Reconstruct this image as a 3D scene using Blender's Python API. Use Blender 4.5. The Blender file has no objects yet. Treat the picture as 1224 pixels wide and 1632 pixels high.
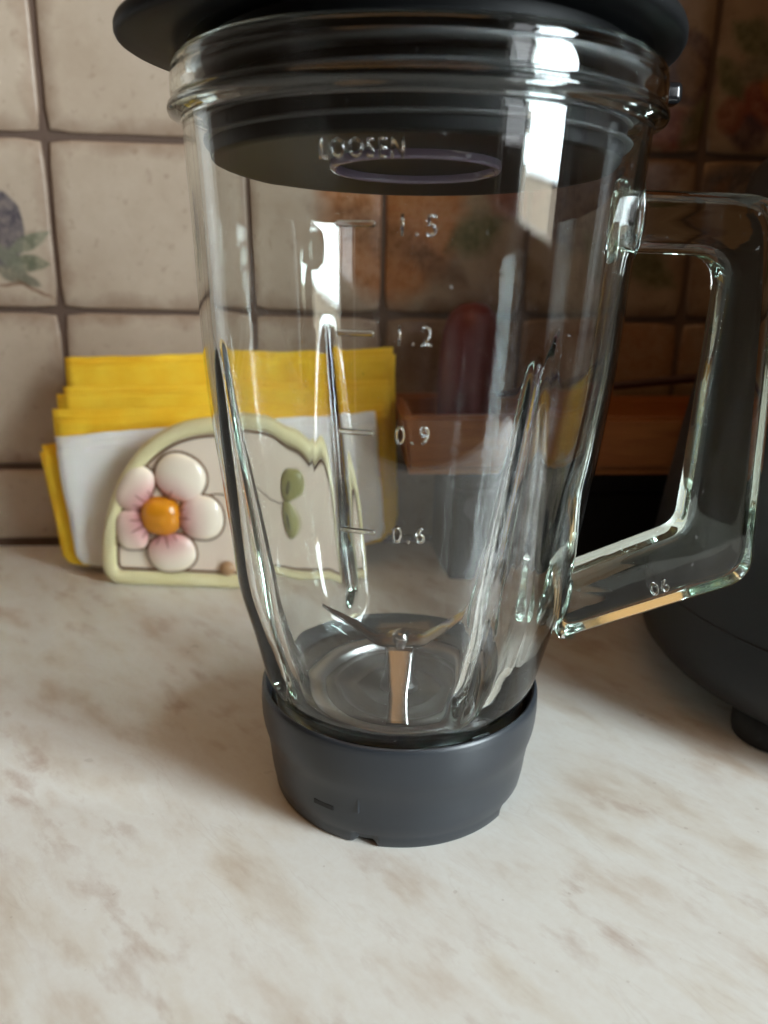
import bpy, bmesh, math, random
from mathutils import Vector, Matrix, noise
from mathutils.geometry import tessellate_polygon
random.seed(7)
PI = math.pi
sc = bpy.context.scene
col = sc.collection

# ------------------------------------------------------------------ camera
cam_d = bpy.data.cameras.new('camera')
cam = bpy.data.objects.new('camera', cam_d)
col.objects.link(cam)
yaw, pitch, roll = .0828, .3057, -.0223
cy, sy = math.cos(yaw), math.sin(yaw)
fwd = Vector((sy*math.cos(pitch), cy*math.cos(pitch), -math.sin(pitch)))
rgt = Vector((cy, -sy, 0)); dwn = fwd.cross(rgt)
r2 = rgt*math.cos(roll) + dwn*math.sin(roll)
d2 = -rgt*math.sin(roll) + dwn*math.cos(roll)
m = Matrix((r2, -d2, -fwd)).transposed().to_4x4()
m.translation = Vector((.16103, -.53298, .1922))
cam.matrix_world = m
cam_d.sensor_width = 36
cam_d.lens = 1284.5/1632*36
cam_d.clip_start = .01; cam_d.clip_end = 50
cam_d.dof.use_dof = True
cam_d.dof.focus_distance = .262
cam_d.dof.aperture_fstop = 9.5
sc.camera = cam

# ------------------------------------------------------------------ light
w = bpy.data.worlds.new('World'); sc.world = w; w.use_nodes = True
bg = w.node_tree.nodes['Background']
bg.inputs[0].default_value = (1.0, .66, .42, 1)
bg.inputs[1].default_value = .03

def area(name, loc, sx, sz, watts, colr, to=(-1, 0, 0)):
    l = bpy.data.lights.new(name, 'AREA'); l.shape = 'RECTANGLE'
    l.size = sx; l.size_y = sz; l.energy = watts; l.color = colr
    o = bpy.data.objects.new(name, l); col.objects.link(o)
    o.location = loc
    o.rotation_euler = Vector(to).to_track_quat('-Z', 'Y').to_euler()
    return o
WX = 1.22
area('window_light', (WX, -1.07, .64), .50, .85, 50, (.84, .965, 1.02))
area('curtain_light', (WX, -1.62, .72), .40, .94, 5, (.92, .96, 1.0))
area('garden_light', (WX, -1.07, .167), .50, .085, .75, (.95, .86, .70))
area('ceiling_bounce_fill', (-.1, -.9, 1.75), 1.7, 1.5, 6.6, (1.0, .54, .21), to=(0, 0, -1))  # added overhead fill, stands in for warm light bounced off the ceiling

sc.view_settings.view_transform = 'Standard'
sc.view_settings.look = 'None'
sc.view_settings.exposure = 0
sc.view_settings.gamma = 1
cyc = sc.cycles
cyc.use_denoising = True
cyc.max_bounces = 20; cyc.transmission_bounces = 18; cyc.glossy_bounces = 8; cyc.diffuse_bounces = 4
cyc.caustics_reflective = True; cyc.caustics_refractive = True
cyc.blur_glossy = 0
cyc.sample_clamp_indirect = 60

# ------------------------------------------------------------------ materials
def nodes(m): return m.node_tree.nodes, m.node_tree.links
def mat(name, colr=(.5, .5, .5), rough=.5, metal=0, spec=.5, coat=0):
    m = bpy.data.materials.new(name); m.use_nodes = True
    b = m.node_tree.nodes['Principled BSDF']
    b.inputs['Base Color'].default_value = (*colr, 1)
    b.inputs['Roughness'].default_value = rough
    b.inputs['Metallic'].default_value = metal
    b.inputs['Specular IOR Level'].default_value = spec
    b.inputs['Coat Weight'].default_value = coat
    return m
def N(m, t, **kw):
    n = m.node_tree.nodes.new(t)
    for k, v in kw.items():
        if k in n.inputs: n.inputs[k].default_value = v
        else: setattr(n, k, v)
    return n
def L(m, a, b): m.node_tree.links.new(a, b)
def bsdf(m): return m.node_tree.nodes['Principled BSDF']
def coords(m, scale=(1, 1, 1), rot=(0, 0, 0), rnd=False, space='Object'):
    tc = N(m, 'ShaderNodeTexCoord'); mp = N(m, 'ShaderNodeMapping')
    mp.inputs['Scale'].default_value = scale; mp.inputs['Rotation'].default_value = rot
    L(m, tc.outputs[space], mp.inputs['Vector'])
    if rnd:
        oi = N(m, 'ShaderNodeObjectInfo'); mu = N(m, 'ShaderNodeMath', operation='MULTIPLY'); mu.inputs[1].default_value = 37.
        L(m, oi.outputs['Random'], mu.inputs[0]); cb = N(m, 'ShaderNodeCombineXYZ')
        for i in range(3): L(m, mu.outputs[0], cb.inputs[i])
        L(m, cb.outputs[0], mp.inputs['Location'])
    return mp.outputs[0]
def ramp(m, fac, stops):
    r = N(m, 'ShaderNodeValToRGB'); e = r.color_ramp.elements
    while len(e) < len(stops): e.new(.5)
    for i, (p, c) in enumerate(stops):
        e[i].position = p; e[i].color = (*c, 1)
    L(m, fac, r.inputs[0]); return r.outputs[0]
def mix(m, fac, a, b, mode='MIX'):
    n = N(m, 'ShaderNodeMix', data_type='RGBA', blend_type=mode)
    for k, v in ((0, fac), (6, a), (7, b)):
        if hasattr(v, 'links'): L(m, v, n.inputs[k])
        elif k == 0: n.inputs[0].default_value = v
        else: n.inputs[k].default_value = (*v, 1)
    return n.outputs[2]
def ntex(m, vec, scale, detail=4, rough=.55, dist=0):
    n = N(m, 'ShaderNodeTexNoise'); n.inputs['Scale'].default_value = scale
    n.inputs['Detail'].default_value = detail; n.inputs['Roughness'].default_value = rough
    n.inputs['Distortion'].default_value = dist
    L(m, vec, n.inputs['Vector']); return n.outputs['Fac']
def bump(m, h, strength=.3, dist=.001):
    b = N(m, 'ShaderNodeBump'); b.inputs['Strength'].default_value = strength; b.inputs['Distance'].default_value = dist
    L(m, h, b.inputs['Height']); L(m, b.outputs[0], bsdf(m).inputs['Normal'])
def mth(m, op, a, b=None):
    n = N(m, 'ShaderNodeMath', operation=op)
    for i, v in enumerate((a, b)):
        if v is None: continue
        if hasattr(v, 'links'): L(m, v, n.inputs[i])
        else: n.inputs[i].default_value = v
    return n.outputs[0]
def maprange(m, v, a, b, c=0, d=1):
    n = N(m, 'ShaderNodeMapRange'); n.inputs[1].default_value = a; n.inputs[2].default_value = b
    n.inputs[3].default_value = c; n.inputs[4].default_value = d
    L(m, v, n.inputs[0]); return n.outputs[0]

# countertop: cream laminate with brownish pink diagonal veins
M_counter = mat('cream_marble_laminate', rough=.34)
v = coords(M_counter, scale=(1, 1, 1), rot=(0, 0, math.radians(52)))
def cmap(sx, sy_, lx, ly):
    p = N(M_counter, 'ShaderNodeMapping'); p.inputs['Scale'].default_value = (sx, sy_, 10); p.inputs['Location'].default_value = (lx, ly, 0)
    L(M_counter, v, p.inputs[0]); return p.outputs[0]
n1 = ntex(M_counter, cmap(13, 31, .4, 2.2), 1.0, 6, .58, .1)      # broad beige clouds
n2 = ntex(M_counter, cmap(36, 80, 3.1, 1.7), 1.0, 6, .60, .15)     # brown pink smudges
n3 = ntex(M_counter, cmap(15, 19, 7, 4), 1.0, 3, .5)               # where they gather
n4 = ntex(M_counter, cmap(24, 110, 1.3, 9.), 1.0, 4, .55, .7)      # thin grey veins
n5 = ntex(M_counter, v, 420, 3, .6)
c1 = ramp(M_counter, n1, [(.30, (.55, .475, .39)), (.42, (.665, .63, .565)), (.50, (.705, .69, .645)), (.58, (.67, .64, .585)), (.70, (.54, .45, .365))])
f2 = mth(M_counter, 'MULTIPLY', maprange(M_counter, n2, .53, .70), maprange(M_counter, n3, .40, .58))
c2 = mix(M_counter, mth(M_counter, 'MULTIPLY', f2, .64), c1, (.40, .28, .215))
vein = maprange(M_counter, mth(M_counter, 'ABSOLUTE', mth(M_counter, 'SUBTRACT', n4, .5)), .022, 0)
c2 = mix(M_counter, mth(M_counter, 'MULTIPLY', mth(M_counter, 'MULTIPLY', vein, maprange(M_counter, n3, .35, .55, 1, 0)), .18), c2, (.44, .36, .30))
c3 = mix(M_counter, maprange(M_counter, n5, .40, .72, 0, .10), c2, (.50, .41, .33))
spk = ntex(M_counter, v, 330, 0)
c3 = mix(M_counter, maprange(M_counter, spk, .85, .87, 0, .25), c3, (.30, .21, .15))
L(M_counter, c3, bsdf(M_counter).inputs['Base Color'])
L(M_counter, maprange(M_counter, ntex(M_counter, v, 26, 4, .6), .3, .7, .27, .42), bsdf(M_counter).inputs['Roughness'])
bump(M_counter, ntex(M_counter, v, 900, 2), .04, .0004)

# rustic wall tiles
def tile_mat(name, base, dark, stain, rough):
    m = mat(name, base, rough)
    v = coords(m, rnd=True)
    tc = N(m, 'ShaderNodeTexCoord'); sp = N(m, 'ShaderNodeSeparateXYZ'); L(m, tc.outputs['Object'], sp.inputs[0])
    ex = mth(m, 'MAXIMUM', mth(m, 'ABSOLUTE', sp.outputs[0]), mth(m, 'ABSOLUTE', sp.outputs[2]))
    nz = ntex(m, v, 60, 4, .6)
    edge = maprange(m, mth(m, 'ADD', ex, mth(m, 'MULTIPLY', mth(m, 'SUBTRACT', nz, .5), .022)), .0385, .0485)
    c = mix(m, maprange(m, ntex(m, v, 28, 5, .65), .35, .68), base, dark)
    c = mix(m, mth(m, 'MULTIPLY', maprange(m, ntex(m, v, 150, 3, .6), .6, .72), .38), c, stain)
    c = mix(m, mth(m, 'MULTIPLY', edge, .55), c, stain)
    L(m, c, bsdf(m).inputs['Base Color'])
    hh = mth(m, 'ADD', ntex(m, v, 30, 3), mth(m, 'MULTIPLY', ntex(m, v, 220, 2), .25))
    bump(m, hh, .28, .0014)
    return m
M_tile = tile_mat('beige_glaze', (.50, .405, .315), (.43, .335, .25), (.22, .125, .075), .42)
M_tile_warm = tile_mat('warm_brown_glaze', (.37, .27, .18), (.28, .19, .12), (.13, .068, .038), .26)
M_grout = mat('brown_grout', (.115, .072, .052), .85)
bump(M_grout, ntex(M_grout, coords(M_grout), 300, 3), .5, .001)
# plastics, metal, paper, ceramic
M_plastic = mat('dark_grey_plastic', (.025, .029, .035), .34)
bump(M_plastic, ntex(M_plastic, coords(M_plastic), 2200, 2), .06, .0003)
M_lid = mat('black_plastic', (.007, .0075, .008), .5, spec=.18)
bump(M_lid, ntex(M_lid, coords(M_lid), 1800, 2), .05, .0003)
M_seal = mat('grey_rubber_seal', (.045, .046, .048), .5)
M_ring = mat('smoky_plastic_ring', (.16, .13, .19), .15)
M_dark = mat('slot_black', (.008, .008, .009), .6)
M_gloss = mat('black_gloss_rubber', (.010, .010, .011), .16)
M_unit = mat('charcoal_plastic', (.018, .0195, .021), .5, spec=.4)
bump(M_unit, ntex(M_unit, coords(M_unit), 1500, 2), .08, .0004)
M_rubber = mat('black_rubber', (.008, .008, .008), .7)
M_steel = mat('brushed_steel', (.42, .40, .39), .2, 1)
bump(M_steel, ntex(M_steel, coords(M_steel, (1, 1, 1)), 700, 2), .08, .0003)
M_plate = mat('worn_grey_plate', (.10, .095, .088), .3, .5)
M_steel2 = mat('satin_steel', (.42, .42, .42), .32, 1)
def paper(name, c, c2):
    m = mat(name, c, .85, spec=.2)
    v = coords(m, rnd=True)
    L(m, mix(m, maprange(m, ntex(m, v, 60, 4), .35, .7), c, c2), bsdf(m).inputs['Base Color'])
    h = mth(m, 'ADD', ntex(m, v, 70, 4, .6, .6), mth(m, 'MULTIPLY', ntex(m, v, 1500, 2), .08))
    bump(m, h, .45, .002)
    b = bsdf(m); b.inputs['Subsurface Weight'].default_value = .12; b.inputs['Subsurface Radius'].default_value = (.004, .003, .001)
    return m
M_yellow = paper('yellow_paper', (.95, .63, .05), (.91, .53, .025))
M_white = paper('white_paper', (.88, .87, .86), (.85, .84, .82))
M_cream = mat('cream_ceramic', (.70, .58, .46), .34)
L(M_cream, mix(M_cream, maprange(M_cream, ntex(M_cream, coords(M_cream), 25, 4), .3, .7), (.86, .75, .61), (.82, .67, .55)), bsdf(M_cream).inputs['Base Color'])
M_rim = mat('pale_green_ceramic', (.60, .58, .32), .36)
L(M_rim, mix(M_rim, maprange(M_rim, ntex(M_rim, coords(M_rim), 40, 4), .3, .7), (.82, .76, .48), (.74, .66, .36)), bsdf(M_rim).inputs['Base Color'])
M_line = mat('brown_glaze_line', (.16, .075, .03), .5)
M_petal = mat('blush_petal_ceramic', (.85, .76, .66), .2, coat=.3)
at = N(M_petal, 'ShaderNodeAttribute', attribute_name='blush')
L(M_petal, ramp(M_petal, at.outputs['Fac'], [(0, (.90, .79, .65)), (.30, (.86, .67, .57)), (.65, (.76, .45, .42)), (1, (.55, .22, .23))]), bsdf(M_petal).inputs['Base Color'])
M_crease = mat('petal_crease_glaze', (.36, .14, .12), .5)
M_heart = mat('orange_ceramic', (.70, .26, .012), .16, coat=.4)
M_leafc = mat('olive_ceramic', (.27, .25, .08), .35)
M_leafd = mat('dark_olive_glaze', (.10, .09, .025), .5)
M_knob = mat('tan_ceramic', (.42, .25, .13), .3)
def wood(name, a, b, rough=.4):
    m = mat(name, a, rough)
    v = coords(m, (6, 60, 60))
    n = ntex(m, v, 3, 5, .6, .6)
    L(m, mix(m, maprange(m, n, .35, .65), a, b), bsdf(m).inputs['Base Color']); bump(m, n, .2, .0006)
    return m
M_wood = wood('orange_wood', (.40, .155, .05), (.28, .10, .035), .35)
M_spat = mat('dark_plum_plastic', (.05, .022, .03), .4)
M_red = mat('maroon_glaze', (.13, .013, .017), .45)
M_box = mat('black_lacquer', (.007, .007, .008), .4, spec=.2)
M_wall = mat('side_plaster', (.30, .22, .16), .8)
M_frame = mat('white_window_paint', (.7, .68, .64), .4)

M_glass = bpy.data.materials.new('green_tinged_glass'); M_glass.use_nodes = True
gn, gl = nodes(M_glass); gn.clear()
go = gn.new('ShaderNodeOutputMaterial'); gg = gn.new('ShaderNodeBsdfGlass'); gg.inputs['IOR'].default_value = 1.5
gg.inputs['Roughness'].default_value = 0.0; gg.inputs['Color'].default_value = (.995, .998, .995, 1)
# scuffs and dust: worn hazy patch on the right front, sparse specks all over
def gnode(t, **kw):
    n = gn.new(t)
    for k, v_ in kw.items(): setattr(n, k, v_)
    return n
def gmath(op, a, b):
    n = gnode('ShaderNodeMath', operation=op)
    for i, v_ in enumerate((a, b)):
        if hasattr(v_, 'links'): gl.new(v_, n.inputs[i])
        else: n.inputs[i].default_value = v_
    return n.outputs[0]
def gmap(v_, a, b, c=0, d=1):
    n = gnode('ShaderNodeMapRange', interpolation_type='SMOOTHSTEP'); gl.new(v_, n.inputs[0])
    for i, x in enumerate((a, b, c, d)): n.inputs[i+1].default_value = x
    return n.outputs[0]
wtc = gnode('ShaderNodeTexCoord'); wsp = gnode('ShaderNodeSeparateXYZ'); gl.new(wtc.outputs['Object'], wsp.inputs[0])
wan = gmath('ARCTAN2', wsp.outputs[1], wsp.outputs[0])
def gnoise(scale, sz_, detail=3):
    mp_ = gnode('ShaderNodeMapping'); mp_.inputs['Scale'].default_value = (1, 1, sz_); gl.new(wtc.outputs['Object'], mp_.inputs[0])
    n = gnode('ShaderNodeTexNoise'); n.inputs['Scale'].default_value = scale; n.inputs['Detail'].default_value = detail
    gl.new(mp_.outputs[0], n.inputs['Vector']); return n.outputs['Fac']
wob = gmath('MULTIPLY', gmath('SUBTRACT', gnoise(60, .5), .5), .5)
ang = gmath('ADD', wan, wob)
patch = gmath('MULTIPLY', gmap(ang, -1.36, -1.18), gmap(ang, -1.13, -1.02, 1, 0))
patch = gmath('MULTIPLY', patch, gmath('MULTIPLY', gmap(wsp.outputs[2], .058, .085), gmap(wsp.outputs[2], .12, .165, 1, 0)))
haze_ = gmath('MULTIPLY', patch, gmath('MULTIPLY', gmap(gnoise(420, .35, 4), .35, .7), .16))
film = gmath('MULTIPLY', gmap(gnoise(90, .12, 3), .5, .75), .014)
speck = gmath('MULTIPLY', gmap(gnoise(620, 1, 0), .84, .87), .12)
fac_ = gmath('ADD', gmath('ADD', haze_, film), speck)
gd = gnode('ShaderNodeBsdfDiffuse'); gd.inputs['Color'].default_value = (.8, .8, .8, 1)
gmx = gnode('ShaderNodeMixShader'); gl.new(fac_, gmx.inputs[0]); gl.new(gg.outputs[0], gmx.inputs[1]); gl.new(gd.outputs[0], gmx.inputs[2])
gl.new(gmx.outputs[0], go.inputs['Surface'])
ga = gn.new('ShaderNodeVolumeAbsorption'); ga.inputs['Color'].default_value = (.40, .84, .60, 1); ga.inputs['Density'].default_value = 7
gl.new(ga.outputs[0], go.inputs['Volume'])
gtc = gn.new('ShaderNodeTexCoord'); gno = gn.new('ShaderNodeTexNoise'); gno.inputs['Scale'].default_value = 34; gno.inputs['Detail'].default_value = 2
gmp = gn.new('ShaderNodeMapping'); gmp.inputs['Scale'].default_value = (1, 1, .35)
gl.new(gtc.outputs['Object'], gmp.inputs[0]); gl.new(gmp.outputs[0], gno.inputs['Vector'])
gb = gn.new('ShaderNodeBump'); gb.inputs['Strength'].default_value = .025; gb.inputs['Distance'].default_value = .0008
gl.new(gno.outputs['Fac'], gb.inputs['Height']); gl.new(gb.outputs[0], gg.inputs['Normal'])

# ------------------------------------------------------------------ builders
def obj(name, me, mt=None, parent=None, smooth=False, loc=None):
    if isinstance(me, bmesh.types.BMesh):
        b = me; me = bpy.data.meshes.new(name); b.to_mesh(me); b.free()
    if mt and not me.materials: me.materials.append(mt)
    if smooth:
        for p in me.polygons: p.use_smooth = True
    o = bpy.data.objects.new(name, me); col.objects.link(o)
    if parent: o.parent = parent
    if loc is not None: o.location = loc
    return o
def thing(name, label, cat, loc, rz=0, group=None):
    o = bpy.data.objects.new(name, None); col.objects.link(o); o.empty_display_size = .02
    o.location = loc; o.rotation_euler = (0, 0, rz)
    o['label'] = label; o['category'] = cat
    if group: o['group'] = group
    return o
def grid_mesh(name, P, close_u=True, close_v=False, flip=False):
    """P[v][u] rows of points"""
    nv, nu = len(P), len(P[0]); V = [p for r in P for p in r]; F = []
    for j in range(nv if close_v else nv-1):
        for i in range(nu if close_u else nu-1):
            a, b = j*nu+i, j*nu+(i+1) % nu
            c, d = ((j+1) % nv)*nu+(i+1) % nu, ((j+1) % nv)*nu+i
            F.append((a, d, c, b) if flip else (a, b, c, d))
    me = bpy.data.meshes.new(name); me.from_pydata(V, [], F); me.validate(); me.update()
    return me
def revolve(name, prof, seg=128, closed=False, rfun=None, caps=False):
    P = []
    for (r, z) in prof:
        row = []
        for i in range(seg):
            t = 2*PI*i/seg; rr, zz = (r, z) if rfun is None else rfun(r, z, t)
            row.append((rr*math.cos(t), rr*math.sin(t), zz))
        P.append(row)
    me = grid_mesh(name, P, True, closed)
    if caps:
        bm = bmesh.new(); bm.from_mesh(me); bm.verts.ensure_lookup_table()
        bm.faces.new([bm.verts[i] for i in range(seg)][::-1])
        n = (len(prof)-1)*seg
        bm.faces.new([bm.verts[n+i] for i in range(seg)])
        bm.to_mesh(me); bm.free()
    return me
def sharp_smooth(o, ang=35):
    me = o.data
    for p in me.polygons: p.use_smooth = True
    me.set_sharp_from_angle(angle=math.radians(ang))
def box_bm(x0, x1, y0, y1, z0, z1, bev=0, seg=2):
    bm = bmesh.new()
    bmesh.ops.create_cube(bm, size=1)
    bmesh.ops.scale(bm, vec=(x1-x0, y1-y0, z1-z0), verts=bm.verts)
    bmesh.ops.translate(bm, vec=((x0+x1)/2, (y0+y1)/2, (z0+z1)/2), verts=bm.verts)
    if bev: bmesh.ops.bevel(bm, geom=list(bm.edges), offset=bev, segments=seg, profile=.6, affect='EDGES')
    return bm
def lerp(a, b, t): return a+(b-a)*t
def interp(tab, x):
    if x <= tab[0][0]: return tab[0][1]
    for (a, fa), (b, fb) in zip(tab, tab[1:]):
        if x <= b:
            t = (x-a)/(b-a); return fa+(fb-fa)*t
    return tab[-1][1]
def cspline(tab, x):
    """monotone-ish Catmull-Rom through (x, y)"""
    n = len(tab)
    if x <= tab[0][0]: return tab[0][1]
    if x >= tab[-1][0]: return tab[-1][1]
    for i in range(n-1):
        if x <= tab[i+1][0]: break
    def sl(k):
        if k == 0: return (tab[1][1]-tab[0][1])/(tab[1][0]-tab[0][0])
        if k == n-1: return (tab[-1][1]-tab[-2][1])/(tab[-1][0]-tab[-2][0])
        return (tab[k+1][1]-tab[k-1][1])/(tab[k+1][0]-tab[k-1][0])
    h = tab[i+1][0]-tab[i][0]; t = (x-tab[i][0])/h
    a, b = tab[i][1], tab[i+1][1]; ma, mb = sl(i)*h, sl(i+1)*h
    return (2*t**3-3*t*t+1)*a+(t**3-2*t*t+t)*ma+(-2*t**3+3*t*t)*b+(t**3-t*t)*mb
def tube(name, pts, r, seg=8, closed=False):
    P = []; n = len(pts)
    for i, p in enumerate(pts):
        a = Vector(pts[i-1] if (i or closed) else pts[i]); b = Vector(pts[(i+1) % n] if (i < n-1 or closed) else pts[i])
        t = (b-a).normalized(); up = Vector((0, 1, 0)) if abs(t.y) < .9 else Vector((1, 0, 0))
        s = t.cross(up).normalized(); u = s.cross(t)
        rr = r[i] if isinstance(r, (list, tuple)) else r
        P.append([tuple(Vector(p)+s*rr*math.cos(2*PI*k/seg)+u*rr*math.sin(2*PI*k/seg)) for k in range(seg)])
    me = grid_mesh(name, P, True, closed)
    if not closed:
        bm = bmesh.new(); bm.from_mesh(me); bm.verts.ensure_lookup_table()
        bm.faces.new([bm.verts[i] for i in range(seg)][::-1]); bm.faces.new([bm.verts[(n-1)*seg+i] for i in range(seg)])
        bm.to_mesh(me); bm.free()
    return me

# ------------------------------------------------------------------ setting
me = bpy.data.meshes.new('countertop')
bm = box_bm(-1.1, .56, -.60, 0, -.04, 0)
ct = obj('countertop', bm, M_counter); ct['kind'] = 'structure'
wall = obj('wall', box_bm(-1.1, 1.0, .0004, .10, -.04, .80), M_grout); wall['kind'] = 'structure'
side = obj('shade_wall', box_bm(.562, .70, -.395, .0002, -.04, 1.6, .004), M_wall); side['kind'] = 'structure'  # unseen wall stub, added to keep window light off the right-hand tiles

# tiles: four slightly different hand made shapes
def tile_mesh(seed, w2, h2):
    rnd = random.Random(seed); n = 7
    def ring(inset, y, jit):
        pts = []
        cs = [(-1, -1), (1, -1), (1, 1), (-1, 1)]
        for k in range(4):
            a, b = cs[k], cs[(k+1) % 4]
            for i in range(n):
                t = i/n
                x = lerp(a[0], b[0], t)*(w2-inset); z = lerp(a[1], b[1], t)*(h2-inset)
                if i == 0: x *= 1-.0014/w2; z *= 1-.0014/h2
                j = jit[k*n+i]
                if a[0] == b[0]: x += j*(-1 if a[0] > 0 else 1)
                else: z += j*(-1 if a[1] > 0 else 1)
                pts.append((x, y, z))
        return pts
    jit = [rnd.uniform(-.0001, .0003) for _ in range(4*n)]
    P = [ring(0, .0030, jit), ring(0, -.0007, jit), ring(.0005, -.0014, jit), ring(.0016, -.0019, jit), ring(.010, -.0022+rnd.uniform(-.0001, .0001), jit)]
    me = grid_mesh('tile', P)
    bm = bmesh.new(); bm.from_mesh(me); bm.verts.ensure_lookup_table()
    bm.faces.new([bm.verts[4*4*n+i] for i in range(4*n)])
    bmesh.ops.recalc_face_normals(bm, faces=bm.faces)
    for f in bm.faces: f.smooth = True
    bm.to_mesh(me); bm.free(); return me
full = [tile_mesh(s, .0483, .0483) for s in range(4)]
low = [tile_mesh(s+9, .0483, .0236) for s in range(3)]
warm_full = []
for me_ in full:
    c_ = me_.copy(); c_.materials.append(M_tile_warm); warm_full.append(c_)
    me_.materials.append(M_tile)
warm_low = []
for me_ in low:
    c_ = me_.copy(); c_.materials.append(M_tile_warm); warm_low.append(c_); me_.materials.append(M_tile)
rt = random.Random(3)
TILES = {}
for ix in range(-4, 6):
    if ix == 5: continue
    for iz in range(-1, 5):
        cx = ix*.1+.05
        warm = ix >= 2 or (ix == 1 and iz >= 2)
        if iz < 0: me_ = (warm_low if warm else low)[rt.randrange(3)]; cz = .0297
        else: me_ = (warm_full if warm else full)[rt.randrange(4)]; cz = .0562+iz*.1+.05
        o = obj('tile', me_, None, wall, loc=(cx+rt.uniform(-.0004, .0004), rt.uniform(-.0004, .0004), cz+rt.uniform(-.0004, .0004)))
        o.rotation_euler = (rt.uniform(-.004, .004), rt.uniform(-.004, .004), rt.uniform(-.004, .004))
        TILES[ix, iz] = o
# fruit mural printed in the glaze: soft brushed blobs in wall coordinates
def mural(name, base_mat, blobs, rough, wob=.011):
    m = base_mat.copy(); m.name = name
    b = bsdf(m); src = b.inputs['Base Color'].links[0].from_socket
    tc = N(m, 'ShaderNodeTexCoord'); tc.object = wall
    nz = N(m, 'ShaderNodeTexNoise'); nz.inputs['Scale'].default_value = 75; nz.inputs['Detail'].default_value = 3
    L(m, tc.outputs['Object'], nz.inputs['Vector'])
    sub = N(m, 'ShaderNodeVectorMath', operation='SUBTRACT'); L(m, nz.outputs['Color'], sub.inputs[0]); sub.inputs[1].default_value = (.5, .5, .5)
    sca = N(m, 'ShaderNodeVectorMath', operation='SCALE'); L(m, sub.outputs[0], sca.inputs[0]); sca.inputs['Scale'].default_value = wob
    add = N(m, 'ShaderNodeVectorMath', operation='ADD'); L(m, tc.outputs['Object'], add.inputs[0]); L(m, sca.outputs[0], add.inputs[1])
    fine = ntex(m, tc.outputs['Object'], 210, 4, .65)
    c = src
    for (kind, cx, cz, a, bb, rot, colr, soft, op) in blobs:
        mp = N(m, 'ShaderNodeMapping', vector_type='TEXTURE')
        mp.inputs['Location'].default_value = (cx, 0, cz); mp.inputs['Rotation'].default_value = (0, -rot, 0); mp.inputs['Scale'].default_value = (a, 1, bb)
        L(m, add.outputs[0], mp.inputs[0]); sp = N(m, 'ShaderNodeSeparateXYZ'); L(m, mp.outputs[0], sp.inputs[0])
        x2 = mth(m, 'MULTIPLY', sp.outputs[0], sp.outputs[0])
        d = mth(m, 'ADD', x2, mth(m, 'MULTIPLY', sp.outputs[2], sp.outputs[2]) if kind == 'o' else mth(m, 'ABSOLUTE', sp.outputs[2]))
        k = maprange(m, d, 1+soft, 1-soft, 0, op)
        k = mth(m, 'MULTIPLY', k, maprange(m, fine, .25, .6, .55, 1))
        sh = mix(m, maprange(m, fine, .4, .65, 0, .6), colr, tuple(v_*.5 for v_ in colr))
        c = mix(m, k, c, sh)
    L(m, c, b.inputs['Base Color']); b.inputs['Roughness'].default_value = rough
    return m
R0 = math.radians
OR, BR, GR, RD, MV = (.44, .16, .045), (.17, .085, .045), (.10, .12, .05), (.24, .05, .03), (.10, .055, .06)
M_plumtile = mural('plum_print_glaze', M_tile, [
    ('o', -.032, .2035, .0155, .0215, 0, (.085, .075, .10), .10, .95), ('o', -.0385, .209, .005, .010, .2, (.22, .17, .18), .5, .4),
    ('l', -.0145, .1965, .0145, .0045, .45, (.20, .21, .14), .2, .95), ('l', -.0160, .1845, .0130, .0045, -.05, (.17, .18, .115), .2, .95),
    ('l', -.028, .1880, .0130, .0050, 2.4, (.22, .22, .16), .2, .95), ('l', -.024, .1770, .0150, .0048, -.38, (.17, .17, .12), .2, .9),
    ('l', -.014, .1690, .0130, .0012, -.45, (.22, .11, .06), .3, .9), ('l', -.028, .1715, .0100, .0012, .1, (.22, .11, .06), .3, .8)], .42, .0045)
M_mural = mural('fruit_print_glaze', M_tile_warm, [
    ('o', .205, .225, .048, .060, 0, OR, .25, .95), ('l', .196, .205, .050, .012, -.35, BR, .5, .6), ('o', .175, .246, .016, .012, 0, (.55, .25, .08), .5, .6),
    ('o', .245, .262, .034, .030, 0, (.40, .12, .04), .4, .8), ('l', .262, .207, .022, .012, .4, GR, .4, .8), ('l', .238, .186, .022, .010, -.5, BR, .4, .7),
    ('o', .290, .238, .022, .022, 0, RD, .4, .8), ('o', .262, .140, .050, .030, .2, BR, .6, .7),
    ('o', .338, .222, .028, .026, 0, MV, .3, .85), ('l', .372, .240, .026, .011, .5, BR, .4, .8), ('l', .369, .193, .026, .012, -.6, GR, .4, .8),
    ('o', .384, .306, .0165, .022, .3, MV, .2, .85), ('o', .385, .303, .0085, .0140, .3, (.27, .17, .10), .3, .95), ('o', .379, .272, .018, .012, 0, RD, .5, .85),
    ('l', .393, .276, .018, .008, 1.1, GR, .4, .8), ('o', .338, .288, .028, .026, 0, (.30, .08, .04), .3, .85),
    ('o', .433, .287, .015, .015, 0, RD, .4, .95), ('o', .427, .271, .013, .009, 0, MV, .4, .95), ('o', .441, .298, .010, .009, 0, OR, .4, .9), ('l', .423, .322, .018, .010, -.5, GR, .4, .85),
    ('l', .411, .300, .014, .007, -.9, GR, .4, .85), ('l', .429, .306, .018, .007, .3, (.16, .15, .09), .4, .85), ('o', .415, .280, .008, .010, 0, (.25, .07, .04), .5, .8),
    ('o', .432, .236, .030, .018, 0, (.07, .065, .075), .35, .9), ('l', .410, .226, .020, .006, 1.2, BR, .4, .9), ('o', .36, .135, .05, .018, 0, (.34, .15, .06), .6, .7)], .24)
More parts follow.
